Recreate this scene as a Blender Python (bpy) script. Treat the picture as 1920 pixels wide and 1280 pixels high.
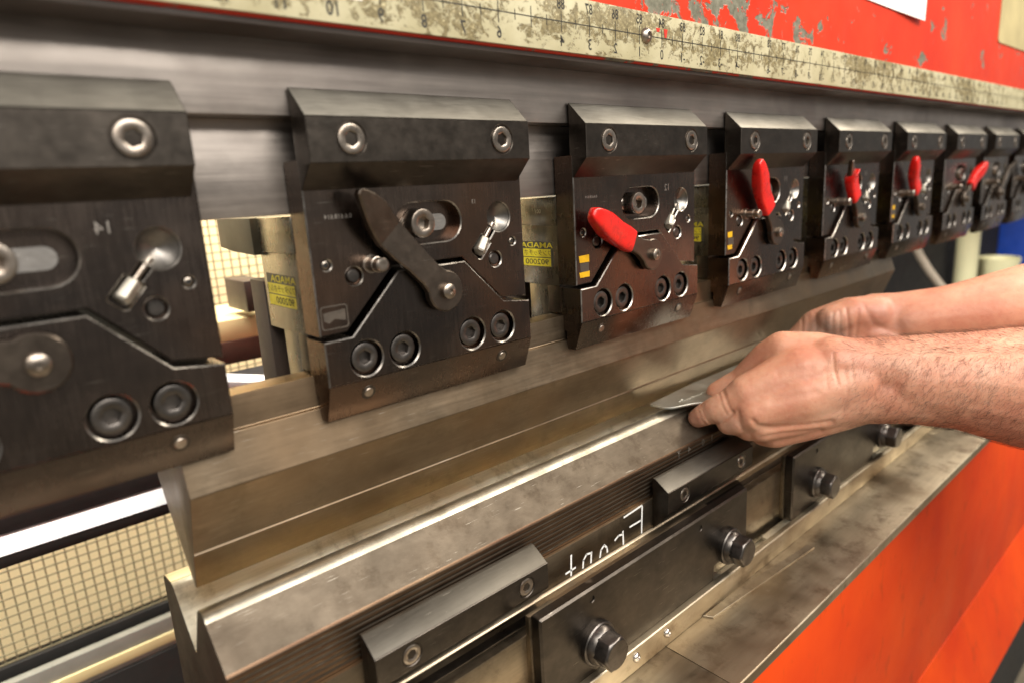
import bpy, bmesh, math, random
import numpy as np
from mathutils import Vector, Matrix, noise
from mathutils.geometry import tessellate_polygon
random.seed(7); rng = np.random.default_rng(7)
for o in list(bpy.data.objects): bpy.data.objects.remove(o)
SC = bpy.context.scene
COL = SC.collection
ZO = 1.25                      # metres from the floor to the datum of the tool holders
MM = 0.001
PI = math.pi

# ------------------------------------------------------------------ camera
CAM = np.array([-146.77, -311.23, -39.80])
FWD = np.array([0.63618, 0.73752, -0.22660]); UP = np.array([0.19209, 0.13304, 0.97232]); RGT = np.array([0.74724, -0.66210, -0.05704])
FPX = 1230.64
cd = bpy.data.cameras.new('camera'); cam = bpy.data.objects.new('camera', cd); COL.objects.link(cam)
cd.sensor_fit = 'HORIZONTAL'; cd.sensor_width = 36; cd.lens = 36 * FPX / 1920
cd.clip_start = 0.02; cd.clip_end = 60
m = Matrix.Identity(4)
for i in range(3):
    m[i][0], m[i][1], m[i][2] = RGT[i], UP[i], -FWD[i]
    m[i][3] = CAM[i] * MM + (ZO if i == 2 else 0)
cam.matrix_world = m
cd.dof.use_dof = True; cd.dof.focus_distance = 0.47; cd.dof.aperture_fstop = 5.0
SC.camera = cam

# ------------------------------------------------------------------ world, lamps, exposure
w = bpy.data.worlds.new('World'); SC.world = w; w.use_nodes = True
w.node_tree.nodes['Background'].inputs[0].default_value = (1.0, 0.94, 0.86, 1)
w.node_tree.nodes['Background'].inputs[1].default_value = 0.29
def area(name, loc, target, sx, sy, power, col):
    l = bpy.data.lights.new(name, 'AREA'); l.shape = 'RECTANGLE'; l.size = sx; l.size_y = sy; l.energy = power; l.color = col
    o = bpy.data.objects.new(name, l); COL.objects.link(o); o.location = Vector(loc) + Vector((0, 0, ZO))
    d = Vector(target) - Vector(loc); o.rotation_euler = d.to_track_quat('-Z', 'Y').to_euler()
    return o
area('ceiling_or_fill_lamp', (0.3, -1.9, 1.75), (0.35, -0.05, -0.2), 3.0, 0.6, 88, (1, 0.95, 0.87))
area('ceiling_or_fill_lamp', (-0.2, -2.7, 1.25), (0.3, 0.0, -0.2), 2.4, 0.5, 36, (1, 0.95, 0.87))  # unseen low front lamp, added to brighten die groove, plates and skin
area('ceiling_or_fill_lamp', (-1.3, -1.2, 1.5), (0.05, 0.0, -0.1), 0.5, 1.4, 13, (1, 0.93, 0.82))
area('ceiling_or_fill_lamp', (2.3, -0.9, 1.9), (1.2, 0.0, -0.1), 2.2, 0.4, 60, (1, 0.90, 0.74))
area('ceiling_or_fill_lamp', (-0.1, 0.28, 1.25), (-0.05, 0.62, -0.35), 1.6, 0.25, 84, (1, 0.94, 0.84))
SC.view_settings.view_transform = 'Standard'; SC.view_settings.look = 'None'
SC.view_settings.exposure = 0.1; SC.view_settings.gamma = 1.0
SC.render.engine = 'CYCLES'
SC.render.resolution_x = 1024; SC.render.resolution_y = 682

# ------------------------------------------------------------------ material helpers
def lin(r, g, b):
    f = lambda c: (c / 255 / 12.92) if c / 255 <= 0.04045 else ((c / 255 + 0.055) / 1.055) ** 2.4
    return (f(r), f(g), f(b), 1)
class N:
    def __init__(s, name):
        s.m = bpy.data.materials.new(name); s.m.use_nodes = True; s.t = s.m.node_tree
        s.b = s.t.nodes['Principled BSDF']; s.pos = s.t.nodes.new('ShaderNodeNewGeometry').outputs['Position']
    def lk(s, a, b): s.t.links.new(a, b)
    def noise(s, scale, sc=(1, 1, 1), detail=4, rough=0.55, rot=(0, 0, 0), dist=0.0, loc=(0, 0, 0)):
        mp = s.t.nodes.new('ShaderNodeMapping'); mp.inputs['Scale'].default_value = sc; mp.inputs['Rotation'].default_value = rot; mp.inputs['Location'].default_value = loc
        s.lk(s.pos, mp.inputs[0]); n = s.t.nodes.new('ShaderNodeTexNoise'); s.lk(mp.outputs[0], n.inputs['Vector'])
        n.inputs['Scale'].default_value = scale; n.inputs['Detail'].default_value = detail; n.inputs['Roughness'].default_value = rough; n.inputs['Distortion'].default_value = dist
        return n.outputs['Fac']
    def ramp(s, fac, stops, interp='LINEAR'):
        r = s.t.nodes.new('ShaderNodeValToRGB'); r.color_ramp.interpolation = interp; e = r.color_ramp.elements
        while len(e) < len(stops): e.new(0.5)
        for el, (p, c) in zip(e, stops): el.position = p; el.color = c if len(c) == 4 else (*c, 1)
        s.lk(fac, r.inputs[0]); return r.outputs[0]
    def mix(s, fac, a, b, blend='MIX'):
        n = s.t.nodes.new('ShaderNodeMix'); n.data_type = 'RGBA'; n.blend_type = blend
        for i, v in ((0, fac), (6, a), (7, b)):
            if hasattr(v, 'node'): s.lk(v, n.inputs[i])
            else: n.inputs[i].default_value = v
        return n.outputs[2]
    def math(s, op, a, b=0.0, c=None):
        n = s.t.nodes.new('ShaderNodeMath'); n.operation = op
        for i, v in enumerate((a, b) if c is None else (a, b, c)):
            if hasattr(v, 'node'): s.lk(v, n.inputs[i])
            else: n.inputs[i].default_value = v
        return n.outputs[0]
    def remap(s, v, a, b, c, d):
        n = s.t.nodes.new('ShaderNodeMapRange'); s.lk(v, n.inputs[0])
        for i, k in enumerate((a, b, c, d)): n.inputs[i + 1].default_value = k
        return n.outputs[0]
    def bump(s, h, strength, dist=0.001, prev=None):
        n = s.t.nodes.new('ShaderNodeBump'); n.inputs['Strength'].default_value = strength; n.inputs['Distance'].default_value = dist
        s.lk(h, n.inputs['Height'])
        if prev: s.lk(prev, n.inputs['Normal'])
        s.lk(n.outputs[0], s.b.inputs['Normal']); return n.outputs[0]
    def xyz(s):
        n = s.t.nodes.new('ShaderNodeSeparateXYZ'); s.lk(s.pos, n.inputs[0]); return n.outputs
    def set(s, **k):
        for a, v in k.items():
            i = s.b.inputs[a.replace('_', ' ')]
            if hasattr(v, 'node'): s.lk(v, i)
            else: i.default_value = v
        return s.m
def steel(name, c1, c2, rough=(0.28, 0.45), metal=1.0, mott=18, streak=(40, 900, 900), bump=0.12, stain=None, rust=None, rot=(0, 0, 0)):
    """brushed, oiled steel: slow mottling of two tones, fine streaks along the grain, smudged gloss"""
    n = N(name)
    a = n.noise(mott, (0.6, 1, 1), 6, 0.64, dist=0.2)
    col = n.ramp(a, [(0.36, c1), (0.66, c2)])
    g = n.noise(1.0, streak, 3, 0.6, rot=rot)
    col = n.mix(0.36, col, n.ramp(g, [(0.3, (0.72, 0.72, 0.72)), (0.7, (1.18, 1.18, 1.18))]), 'MULTIPLY')
    if stain:
        st = n.ramp(n.noise(46, (1, 1, 1), 8, 0.72, dist=0.15, loc=(3, 1, 7)), [(0.52, (0, 0, 0)), (0.66, (1, 1, 1))])
        col = n.mix(n.math('MULTIPLY', st, 0.6), col, stain)
    if rust:
        r2 = n.ramp(n.noise(7, (1, 1, 1), 3, 0.5, dist=0.4, loc=(9, 4, 2)), [(0.5, (0, 0, 0)), (0.64, (1, 1, 1))])
        col = n.mix(n.math('MULTIPLY', r2, 0.75), col, rust)
    for sr, sl in (((0.35, 0.9, 0.2), (2, 6, 1)), ((0.2, -0.5, 0.4), (7, 1, 4))):      # stray scratches
        k = n.ramp(n.noise(1.0, (70, 70, 2600), 2, 0.4, rot=sr, loc=sl), [(0.70, (0, 0, 0)), (0.76, (1, 1, 1))])
        k = n.math('MULTIPLY', k, n.ramp(n.noise(30, loc=sl), [(0.5, (0, 0, 0)), (0.6, (1, 1, 1))]))
        col = n.mix(n.math('MULTIPLY', k, 0.55), col, (0.5, 0.46, 0.40, 1))
    sm = n.noise(26, (1, 1, 1), 6, 0.65, loc=(5, 5, 5))
    ro = n.remap(sm, 0.3, 0.7, rough[0], rough[1])
    ro = n.math('ADD', ro, n.math('MULTIPLY', n.math('SUBTRACT', g, 0.5), 0.16))
    h = n.math('ADD', n.math('MULTIPLY', g, 0.6), n.math('MULTIPLY', n.noise(900, detail=2), 0.4))
    n.bump(h, bump, 0.0002)
    return n.set(Base_Color=col, Roughness=ro, Metallic=metal)
def plain(name, c, rough=0.5, metal=0.0, var=0.2, scale=40, bump=0.1):
    n = N(name)
    a = n.noise(scale, detail=5, rough=0.6)
    col = n.mix(1.0, c, n.ramp(a, [(0.25, (1 - var,) * 3), (0.75, (1 + var * 0.4,) * 3)]), 'MULTIPLY')
    n.bump(n.noise(scale * 12, detail=3), bump, 0.0003)
    return n.set(Base_Color=col, Roughness=n.remap(n.noise(scale * 0.7, detail=4), 0.3, 0.7, rough * 0.8, min(1, rough * 1.2)), Metallic=metal)
def emit(name, c, s):
    n = N(name); return n.set(Base_Color=(0, 0, 0, 1), Emission_Color=c, Emission_Strength=s)

M = {}
M['beam'] = steel('beam_steel', (0.38, 0.335, 0.305, 1), (0.52, 0.465, 0.425, 1), (0.30, 0.46), mott=12, bump=0.05, streak=(14, 400, 400), rust=(0.24, 0.20, 0.185, 1))
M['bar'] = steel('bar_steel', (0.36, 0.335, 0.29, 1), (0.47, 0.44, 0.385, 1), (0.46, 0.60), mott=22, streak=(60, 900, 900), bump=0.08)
M['worn'] = steel('worn_edge_steel', (0.16, 0.145, 0.13, 1), (0.46, 0.43, 0.40, 1), (0.24, 0.36), mott=70, streak=(300, 300, 300))
M['cone'] = steel('drilled_steel', (0.15, 0.14, 0.13, 1), (0.24, 0.225, 0.21, 1), (0.30, 0.42), mott=80, streak=(300, 300, 300))
M['lowbar'] = steel('lit_facet_steel', (0.115, 0.104, 0.088, 1), (0.155, 0.142, 0.122, 1), (0.46, 0.58), mott=22, streak=(60, 900, 900), bump=0.08)  # lit tone for the top facets of the lower clamp bars
M['plate'] = steel('black_plate_steel', (0.078, 0.066, 0.06, 1), (0.145, 0.112, 0.092, 1), (0.18, 0.34), mott=14, streak=(700, 700, 60), bump=0.07, rust=(0.17, 0.10, 0.065, 1), rot=(0, 0.25, 0))
M['body'] = steel('body_steel', (0.24, 0.225, 0.185, 1), (0.38, 0.355, 0.30, 1), (0.20, 0.36), mott=20, streak=(300, 300, 60))
M['punch'] = steel('punch_steel', (0.185, 0.138, 0.092, 1), (0.28, 0.215, 0.148, 1), (0.32, 0.46), mott=30, streak=(18, 500, 500), stain=(0.15, 0.115, 0.075, 1), rust=(0.24, 0.165, 0.10, 1))
M['ridge'] = steel('rubbed_ridge_highlight', (0.30, 0.27, 0.22, 1), (0.46, 0.42, 0.35, 1), (0.36, 0.52), mott=60, streak=(30, 900, 900), stain=(0.2, 0.17, 0.12, 1))  # rubbed ridge, with its highlight painted into the paler colour
M['die'] = steel('die_steel', (0.086, 0.068, 0.051, 1), (0.125, 0.102, 0.078, 1), (0.44, 0.62), mott=55, streak=(30, 700, 700), stain=(0.05, 0.036, 0.024, 1), bump=0.2)
M['dieside'] = steel('die_foot_steel', (0.105, 0.06, 0.04, 1), (0.18, 0.12, 0.075, 1), (0.34, 0.48), mott=20, streak=(16, 900, 900))
M['groove'] = steel('ground_steel', (0.72, 0.69, 0.58, 1), (0.84, 0.80, 0.68, 1), (0.34, 0.50), mott=30, streak=(30, 900, 900), stain=(0.32, 0.29, 0.2, 1))
M['rail'] = steel('rail_steel', (0.22, 0.175, 0.125, 1), (0.36, 0.30, 0.22, 1), (0.28, 0.42), mott=22, streak=(16, 700, 700), stain=(0.15, 0.115, 0.08, 1))
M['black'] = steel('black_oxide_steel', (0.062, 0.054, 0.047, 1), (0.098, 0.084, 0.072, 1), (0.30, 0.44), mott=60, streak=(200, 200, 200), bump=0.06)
M['table'] = steel('table_steel', (0.44, 0.375, 0.28, 1), (0.66, 0.59, 0.46, 1), (0.36, 0.54), mott=10, streak=(30, 300, 300), stain=(0.17, 0.12, 0.08, 1), rust=(0.22, 0.16, 0.10, 1))
M['screw'] = steel('screw_steel', (0.26, 0.225, 0.19, 1), (0.42, 0.37, 0.325, 1), (0.24, 0.38), mott=90, streak=(300, 300, 300), stain=(0.2, 0.12, 0.07, 1))
M['dscrew'] = steel('dark_screw_steel', (0.10, 0.092, 0.086, 1), (0.18, 0.162, 0.15, 1), (0.28, 0.42), mott=90, streak=(300, 300, 300))
M['bright'] = steel('bright_steel', (0.62, 0.58, 0.53, 1), (0.78, 0.74, 0.70, 1), (0.14, 0.28), mott=60, streak=(200, 900, 900))
M['sheet'] = steel('sheet_steel', (0.46, 0.46, 0.42, 1), (0.58, 0.57, 0.52, 1), (0.38, 0.5), mott=30, streak=(60, 60, 60), bump=0.05)
M['lever'] = steel('lever_steel', (0.11, 0.09, 0.075, 1), (0.17, 0.14, 0.115, 1), (0.28, 0.40), mott=30, streak=(200, 200, 200), bump=0.05)
n = N('red_rubber_grip'); M['grip'] = n.set(Base_Color=n.mix(n.ramp(n.noise(90, detail=5, rough=0.7), [(0.50, (0, 0, 0)), (0.75, (1, 1, 1))]), lin(206, 26, 20), lin(120, 18, 14)), Roughness=n.remap(n.noise(120), 0.3, 0.7, 0.22, 0.4))
def red_paint():
    n = N('chipped_red_paint'); X = n.xyz()
    near = n.math('MULTIPLY', n.remap(X[0], 0.15, 0.26, 0, 1), n.remap(X[0], 0.42, 0.62, 1, 0))
    c1 = n.noise(34, detail=6, rough=0.62, dist=0.4)
    chip = n.ramp(n.math('ADD', c1, n.math('MULTIPLY', near, 0.115)), [(0.635, (0, 0, 0)), (0.655, (1, 1, 1))])
    base = n.ramp(n.noise(9, detail=4), [(0.3, lin(200, 44, 16)), (0.7, lin(216, 62, 28))])
    metal = n.ramp(n.noise(150, detail=5, rough=0.7), [(0.3, (0.10, 0.10, 0.07)), (0.7, (0.27, 0.26, 0.20))])
    n.bump(n.math('SUBTRACT', 1.0, chip), 0.6, 0.0006)
    return n.set(Base_Color=n.mix(chip, base, metal), Roughness=n.remap(n.noise(40, detail=4), 0.3, 0.7, 0.34, 0.55))
M['red'] = red_paint()
n = N('bed_red_paint')
sc = n.ramp(n.noise(1.0, (46, 46, 24), 6, 0.72, rot=(0, 0.6, 0)), [(0.56, (0, 0, 0)), (0.68, (1, 1, 1))])
M['bedred'] = n.set(Base_Color=n.mix(n.math('MULTIPLY', sc, 0.38), n.ramp(n.noise(8, detail=4), [(0.3, lin(196, 50, 2)), (0.7, lin(216, 70, 4))]), lin(140, 52, 14)), Roughness=n.remap(n.noise(14, detail=4), 0.3, 0.7, 0.5, 0.7), Specular_IOR_Level=0.3)
n = N('worn_ruler_face'); X = n.xyz()
wear = n.math('MULTIPLY', n.remap(n.math('ABSOLUTE', n.math('SUBTRACT', X[2], ZO + 0.0585)), 0.006, 0.0165, 1, 0), n.remap(X[0], 0.30, 0.45, 1, 0.55))
ch = n.ramp(n.math('ADD', n.math('ADD', n.math('MULTIPLY', n.noise(170, (0.8, 1, 1), 8, 0.75, dist=0.5), 0.62), n.math('MULTIPLY', n.noise(24, (0.7, 1, 1), 4, 0.6, dist=0.5), 0.48)), n.math('MULTIPLY', wear, 0.075)), [(0.592, (0, 0, 0)), (0.618, (1, 1, 1))])
cream = n.ramp(n.noise(45, detail=5), [(0.3, lin(166, 158, 124)), (0.7, lin(188, 181, 150))])
brass = n.ramp(n.noise(420, detail=4, rough=0.75), [(0.32, lin(84, 74, 46)), (0.60, lin(140, 128, 92)), (0.72, lin(220, 210, 170))])
n.bump(n.math('ADD', n.math('MULTIPLY', ch, -1.0), n.math('MULTIPLY', n.noise(300, detail=4), 0.5)), 0.5, 0.0005)
M['ruler'] = n.set(Base_Color=n.mix(ch, cream, brass), Roughness=0.5)
M['ink'] = plain('black_ink', (0.02, 0.018, 0.014, 1), 0.6)
M['redink'] = plain('red_ink', lin(200, 40, 20), 0.6)
M['chalk'] = plain('white_marker', (0.82, 0.82, 0.80, 1), 0.8, var=0.25, scale=400)
M['etch'] = steel('etched_mark', (0.36, 0.33, 0.30, 1), (0.50, 0.46, 0.42, 1), (0.4, 0.5), mott=100)
M['yellow'] = plain('yellow_print', lin(190, 176, 36), 0.45, var=0.3, scale=200)
M['sticker'] = plain('orange_yellow_print', lin(214, 166, 16), 0.45, var=0.25, scale=250)
M['scuff'] = plain('scuffed_film', lin(74, 66, 58), 0.5, var=0.4, scale=180)
M['stickblack'] = plain('black_print', (0.03, 0.03, 0.026, 1), 0.4, var=0.3, scale=160)
M['dark'] = plain('dark_paint', (0.014, 0.013, 0.012, 1), 0.85)
M['underdark'] = plain('dark_steel_and_shade', (0.045, 0.032, 0.026, 1), 0.55)  # dark parts, and the painted shade under the ram panel
M['olive'] = plain('oily_olive_steel', (0.10, 0.095, 0.07, 1), 0.45, 0.5)
M['brown'] = plain('dark_brown_paint', (0.07, 0.03, 0.02, 1), 0.5)
M['alu'] = plain('pale_aluminium', (0.56, 0.58, 0.60, 1), 0.4, var=0.06)
M['grey'] = plain('grey_paint', (0.24, 0.24, 0.21, 1), 0.5)
M['cream'] = plain('cream_paint', lin(226, 212, 160), 0.6, var=0.08)
M['wall'] = plain('cream_wall_paint', lin(236, 219, 174), 0.8, var=0.06, scale=6)
M['wire'] = plain('mesh_wire', (0.20, 0.18, 0.11, 1), 0.6)
M['paper'] = plain('white_paper', (0.82, 0.82, 0.80, 1), 0.7, var=0.03)
M['nameplate'] = plain('aged_plate', lin(190, 176, 130), 0.45, var=0.25, scale=20)
M['hose'] = plain('grey_hose_rubber', lin(150, 140, 125), 0.55)
M['tub'] = plain('cream_plastic', lin(226, 222, 180), 0.4, var=0.06)
M['blue'] = plain('blue_paint', lin(20, 66, 168), 0.45)
M['floor'] = plain('floor_concrete', (0.20, 0.17, 0.12, 1), 0.7, var=0.4, scale=5)
M['lamp'] = None

# ------------------------------------------------------------------ mesh helpers (all shapes in millimetres)
def finish(bm, name, mat, parent=None, bev=0, seg=2, ang=28, smooth=35):
    if bev:
        bmesh.ops.remove_doubles(bm, verts=bm.verts, dist=1e-4)
        ed = [e for e in bm.edges if len(e.link_faces) == 2 and e.calc_face_angle(0) > math.radians(ang)]
        bmesh.ops.bevel(bm, geom=ed, offset=bev, segments=seg, profile=0.6, affect='EDGES', clamp_overlap=True)
    bmesh.ops.recalc_face_normals(bm, faces=bm.faces)
    bmesh.ops.scale(bm, verts=bm.verts, vec=(MM, MM, MM))
    me = bpy.data.meshes.new(name); bm.to_mesh(me); bm.free()
    mats = mat if isinstance(mat, (list, tuple)) else [mat]
    for k in mats: me.materials.append(k)
    for p in me.polygons: p.use_smooth = True
    me.set_sharp_from_angle(angle=math.radians(smooth))
    o = bpy.data.objects.new(name, me); COL.objects.link(o)
    if parent: o.parent = parent
    return o
def place(o, loc): o.location = (loc[0] * MM, loc[1] * MM, loc[2] * MM + ZO); return o
def thing(name, label, cat, loc=(0, 0, 0), group=None):
    o = bpy.data.objects.new(name, None); COL.objects.link(o); o.empty_display_size = 0.02
    place(o, loc); return tag(o, label, cat, group)
def tag(o, label, cat, group=None, kind=None):
    if label: o['label'] = label
    if cat: o['category'] = cat
    if group: o['group'] = group
    if kind: o['kind'] = kind
    return o
def bbox(bm, x0, x1, y0, y1, z0, z1):
    v = [bm.verts.new((x, y, z)) for x in (x0, x1) for y in (y0, y1) for z in (z0, z1)]
    for f in ((0, 1, 3, 2), (4, 6, 7, 5), (0, 4, 5, 1), (2, 3, 7, 6), (0, 2, 6, 4), (1, 5, 7, 3)): bm.faces.new([v[i] for i in f])
    return v
def box(name, mat, parent, x0, x1, y0, y1, z0, z1, bev=0.5, seg=2):
    bm = bmesh.new(); bbox(bm, x0, x1, y0, y1, z0, z1); return finish(bm, name, mat, parent, bev, seg)
def prism(name, mat, parent, prof, x0, x1, bev=0.6, seg=2, fmat=None):
    """profile of (y, z) pushed along x; fmat gives a material index for each side face"""
    bm = bmesh.new(); A = [bm.verts.new((x0, y, z)) for y, z in prof]; B = [bm.verts.new((x1, y, z)) for y, z in prof]
    n = len(prof); bm.faces.new(A); bm.faces.new(B[::-1])
    for i in range(n):
        f = bm.faces.new((A[i], B[i], B[(i + 1) % n], A[(i + 1) % n]))
        if fmat: f.material_index = fmat.get(i, 0)
    return finish(bm, name, mat, parent, bev, seg)
def circle(cx, cz, r, n=28): return [(cx + r * math.cos(2 * PI * i / n), cz + r * math.sin(2 * PI * i / n)) for i in range(n)]
def stadium(x0, x1, cz, r, n=12):
    return [(x1 - r + r * math.cos(a), cz + r * math.sin(a)) for a in np.linspace(-PI / 2, PI / 2, n)] + [(x0 + r + r * math.cos(a), cz + r * math.sin(a)) for a in np.linspace(PI / 2, 1.5 * PI, n)]
def area2(l): return sum(l[i][0] * l[(i + 1) % len(l)][1] - l[(i + 1) % len(l)][0] * l[i][1] for i in range(len(l)))
def offset(loop, d):
    """move every edge of a counter-clockwise loop outward by d"""
    n = len(loop); out = []
    for i in range(n):
        p0, p1, p2 = Vector(loop[i - 1]), Vector(loop[i]), Vector(loop[(i + 1) % n])
        a = (p1 - p0).normalized(); b = (p2 - p1).normalized()
        na = Vector((a.y, -a.x)); nb = Vector((b.y, -b.x)); k = na + nb
        k = k / max(0.3, k.dot(na)); out.append((p1.x + k.x * d, p1.y + k.y * d))
    return out
def rounded(loop, r, n=4):
    out = []; L = len(loop)
    for i in range(L):
        p0, p1, p2 = Vector(loop[i - 1]), Vector(loop[i]), Vector(loop[(i + 1) % L])
        a = p1 + (p0 - p1).normalized() * min(r, (p0 - p1).length * 0.45); b = p1 + (p2 - p1).normalized() * min(r, (p2 - p1).length * 0.45)
        for k in range(n + 1):
            t = k / n; q = a * (1 - t) ** 2 + p1 * 2 * t * (1 - t) + b * t * t; out.append((q.x, q.y))
    return out
def slab(name, mat, parent, outer, holes, y0, y1, ch=0.8, hch=0.6, back=None, bm_only=False, worn=0):
    """plate lying in x/z with its front at y0: bevelled outline, and holes (loop, depth or None, floor style)"""
    bm = bmesh.new()
    if area2(outer) < 0: outer = outer[::-1]
    fl = offset(outer, -ch)
    loops = [fl]; hl = []
    for h in holes:
        l = h[0] if area2(h[0]) > 0 else h[0][::-1]
        hl.append((l, h[1], h[2] if len(h) > 2 else 'flat')); loops.append(offset(l, hch))
    flat = [p for l in loops for p in l]
    V = [bm.verts.new((x, y0, z)) for x, z in flat]
    for t in tessellate_polygon([[Vector((x, z, 0)) for x, z in l] for l in loops]):
        try: bm.faces.new([V[i] for i in t])
        except ValueError: pass
    def ring(A, B, mi=0):
        n = len(A)
        for i in range(n): bm.faces.new((A[i], A[(i + 1) % n], B[(i + 1) % n], B[i])).material_index = mi
    k = len(fl); A = V[:k]; B = [bm.verts.new((x, y0 + ch, z)) for x, z in outer]; ring(A, B, worn)
    bk = back or outer
    C = [bm.verts.new((x, y1, z)) for x, z in bk]; ring(B, C); bm.faces.new(C)
    for l, dep, st in hl:
        n = len(l); A = V[k:k + n]; k += n
        B = [bm.verts.new((x, y0 + hch, z)) for x, z in l]; ring(A, B, worn)
        D = dep if dep else (y1 - y0) - 1
        E = [bm.verts.new((x, y0 + D, z)) for x, z in l]; ring(B, E)
        if st == 'cone':
            c = bm.verts.new((sum(p[0] for p in l) / n, y0 + D + 5, sum(p[1] for p in l) / n))
            for i in range(n): bm.faces.new((E[i], E[(i + 1) % n], c))
        else: bm.faces.new(E)
    if bm_only: return bm
    return finish(bm, name, mat, parent)
def ring_stack(bm, rings, cap0=True, cap1=True):
    R = [[bm.verts.new(p) for p in r] for r in rings]; n = len(R[0])
    for a, b in zip(R, R[1:]):
        for i in range(n): bm.faces.new((a[i], a[(i + 1) % n], b[(i + 1) % n], b[i]))
    if cap0: bm.faces.new(R[0])
    if cap1: bm.faces.new(R[-1][::-1])
def cring(c, r, axis='y', n=24, ph=0.0, hexa=False):
    out = []
    for i in range(n):
        a = 2 * PI * i / n + ph
        rr = r
        if hexa:
            k = (2 * PI * i / n) % (PI / 3); rr = r * math.cos(PI / 6) / math.cos(k - PI / 6)
        u, v = rr * math.cos(a), rr * math.sin(a)
        out.append((c[0] + u, c[1], c[2] + v) if axis == 'y' else (c[0], c[1] + u, c[2] + v) if axis == 'x' else (c[0] + u, c[1] + v, c[2]))
    return out
def socket_screw_bm(bm, x, z, r, yt, yb, rot=0.0, hx=0.52):
    """cap screw: rounded rim at yt, hexagon socket sunk into it"""
    c = lambda y: (x, y, z)
    R = [cring(c(yb), r), cring(c(yt + 0.9), r), cring(c(yt + 0.25), r - 0.35), cring(c(yt), r - 1.0),
         cring(c(yt), r * hx + 0.5), cring(c(yt + 0.4), r * hx, ph=rot, hexa=True), cring(c(yt + r * 0.62), r * hx, ph=rot, hexa=True)]
    R[4] = cring(c(yt), r * hx + 0.6, ph=rot); 
    for k in (0, 1, 2, 3): R[k] = cring(c(R[k][0][1]), [r, r, r - 0.35, r - 1.0][k], ph=rot)
    ring_stack(bm, R, True, False)
    last = [v for v in list(bm.verts)[-24:]]; cv = bm.verts.new((x, yt + r * 0.75, z))
    for i in range(24): bm.faces.new((last[i], last[(i + 1) % 24], cv))
def socket_screw(parent, mat, x, z, r, yt, yb, rot=0.0, name='screw', hx=0.52):
    bm = bmesh.new(); socket_screw_bm(bm, x, z, r, yt, yb, rot, hx); return finish(bm, name, mat, parent, smooth=32)
def lathe(name, mat, parent, c, prof, axis='y', n=24, smooth=32, cap=True):
    bm = bmesh.new()
    k = {'y': 1, 'x': 0, 'z': 2}[axis]; rings = []
    for t, r in prof:
        cc = list(c); cc[k] += t; rings.append(cring(cc, max(r, 0.01), axis, n))
    ring_stack(bm, rings, cap, cap); return finish(bm, name, mat, parent, smooth=smooth)
def text_mesh(name, s, mat, parent, x, z, y, h, mirror=True, axis='front', rot=0.0, sx=1.0, align='CENTER', thick=0.0):
    """lettering laid flat on a face; the photograph shows it reversed. axis 'front': face looks to -y, 'side': face looks to -x"""
    cu = bpy.data.curves.new(name, 'FONT'); cu.body = s; cu.size = h * 1.38; cu.align_x = align; cu.align_y = 'CENTER'; cu.offset = thick; cu.resolution_u = 3
    to = bpy.data.objects.new(name, cu); COL.objects.link(to)
    bpy.context.view_layer.update()
    me = bpy.data.meshes.new_from_object(to.evaluated_get(bpy.context.evaluated_depsgraph_get()))
    bpy.data.objects.remove(to); bpy.data.curves.remove(cu)
    me.materials.clear(); me.materials.append(mat); cr, sr = math.cos(rot), math.sin(rot)
    for v in me.vertices:
        u, t = v.co.x * sx, v.co.y
        if mirror: u = -u
        u, t = u * cr - t * sr, u * sr + t * cr
        v.co = Vector((x + u, y, z + t)) * MM if axis == 'front' else Vector((x, y - u, z + t)) * MM
    o = bpy.data.objects.new(name, me); COL.objects.link(o)
    if parent: o.parent = parent
    return o
def quad(name, mat, parent, pts, thick=(0, 0.15, 0)):
    bm = bmesh.new(); t = Vector(thick)
    A = [bm.verts.new(p) for p in pts]; B = [bm.verts.new(Vector(p) + t) for p in pts]
    bm.faces.new(A); bm.faces.new(B[::-1]); n = len(pts)
    for i in range(n): bm.faces.new((A[i], B[i], B[(i + 1) % n], A[(i + 1) % n]))
    return finish(bm, name, mat, parent)
def copy_tree(o, parent=None):
    c = o.copy(); COL.objects.link(c); c.parent = parent
    for ch in o.children: copy_tree(ch, c)
    return c
def cam_pt(px, py, d):
    """a point d millimetres in front of the camera along the line of sight of a pixel of the 1920 x 1280 picture"""
    return CAM + d * (FWD + RGT * ((px - 960) / FPX) - UP * ((py - 640) / FPX))

# ================================================================== the setting
fl = box('floor', M['floor'], None, -4000, 6000, -4000, 2500, -1260, -1250, 0); place(fl, (0, 0, 0)); fl['kind'] = 'structure'
wl = box('wall', M['wall'], None, -430, 1000, 900, 920, -1249, 900, 0); place(wl, (0, 0, 0)); wl['kind'] = 'structure'

# ================================================================== ram of the press brake
ram = thing('press_ram', 'red painted press brake ram with bare steel nose carrying the tool holders', 'machine ram')
box('red_panel', M['red'], ram, -900, 3200, -8, 60, 39, 420, 1.2)
box('underside_shade', M['underdark'], ram, -900, 3200, -6.6, 19, 36.4, 38.95, 0.3)  # dark strip that paints in the shade under the red panel
bt = prism('nose_beam', M['beam'], ram, [(19.2, 38.6), (19.2, 1.7), (40, 1.7), (40, 38.6)], -900, 3200, 0.4)
box('nose_tongue', M['beam'], ram, -900, 3200, 34.5, 62, -46.6, 1.6, 0.6)
rul = box('ruler', M['ruler'], ram, -500, 3200, -10.2, -8.1, 40.2, 72.4, 0.3)
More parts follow.
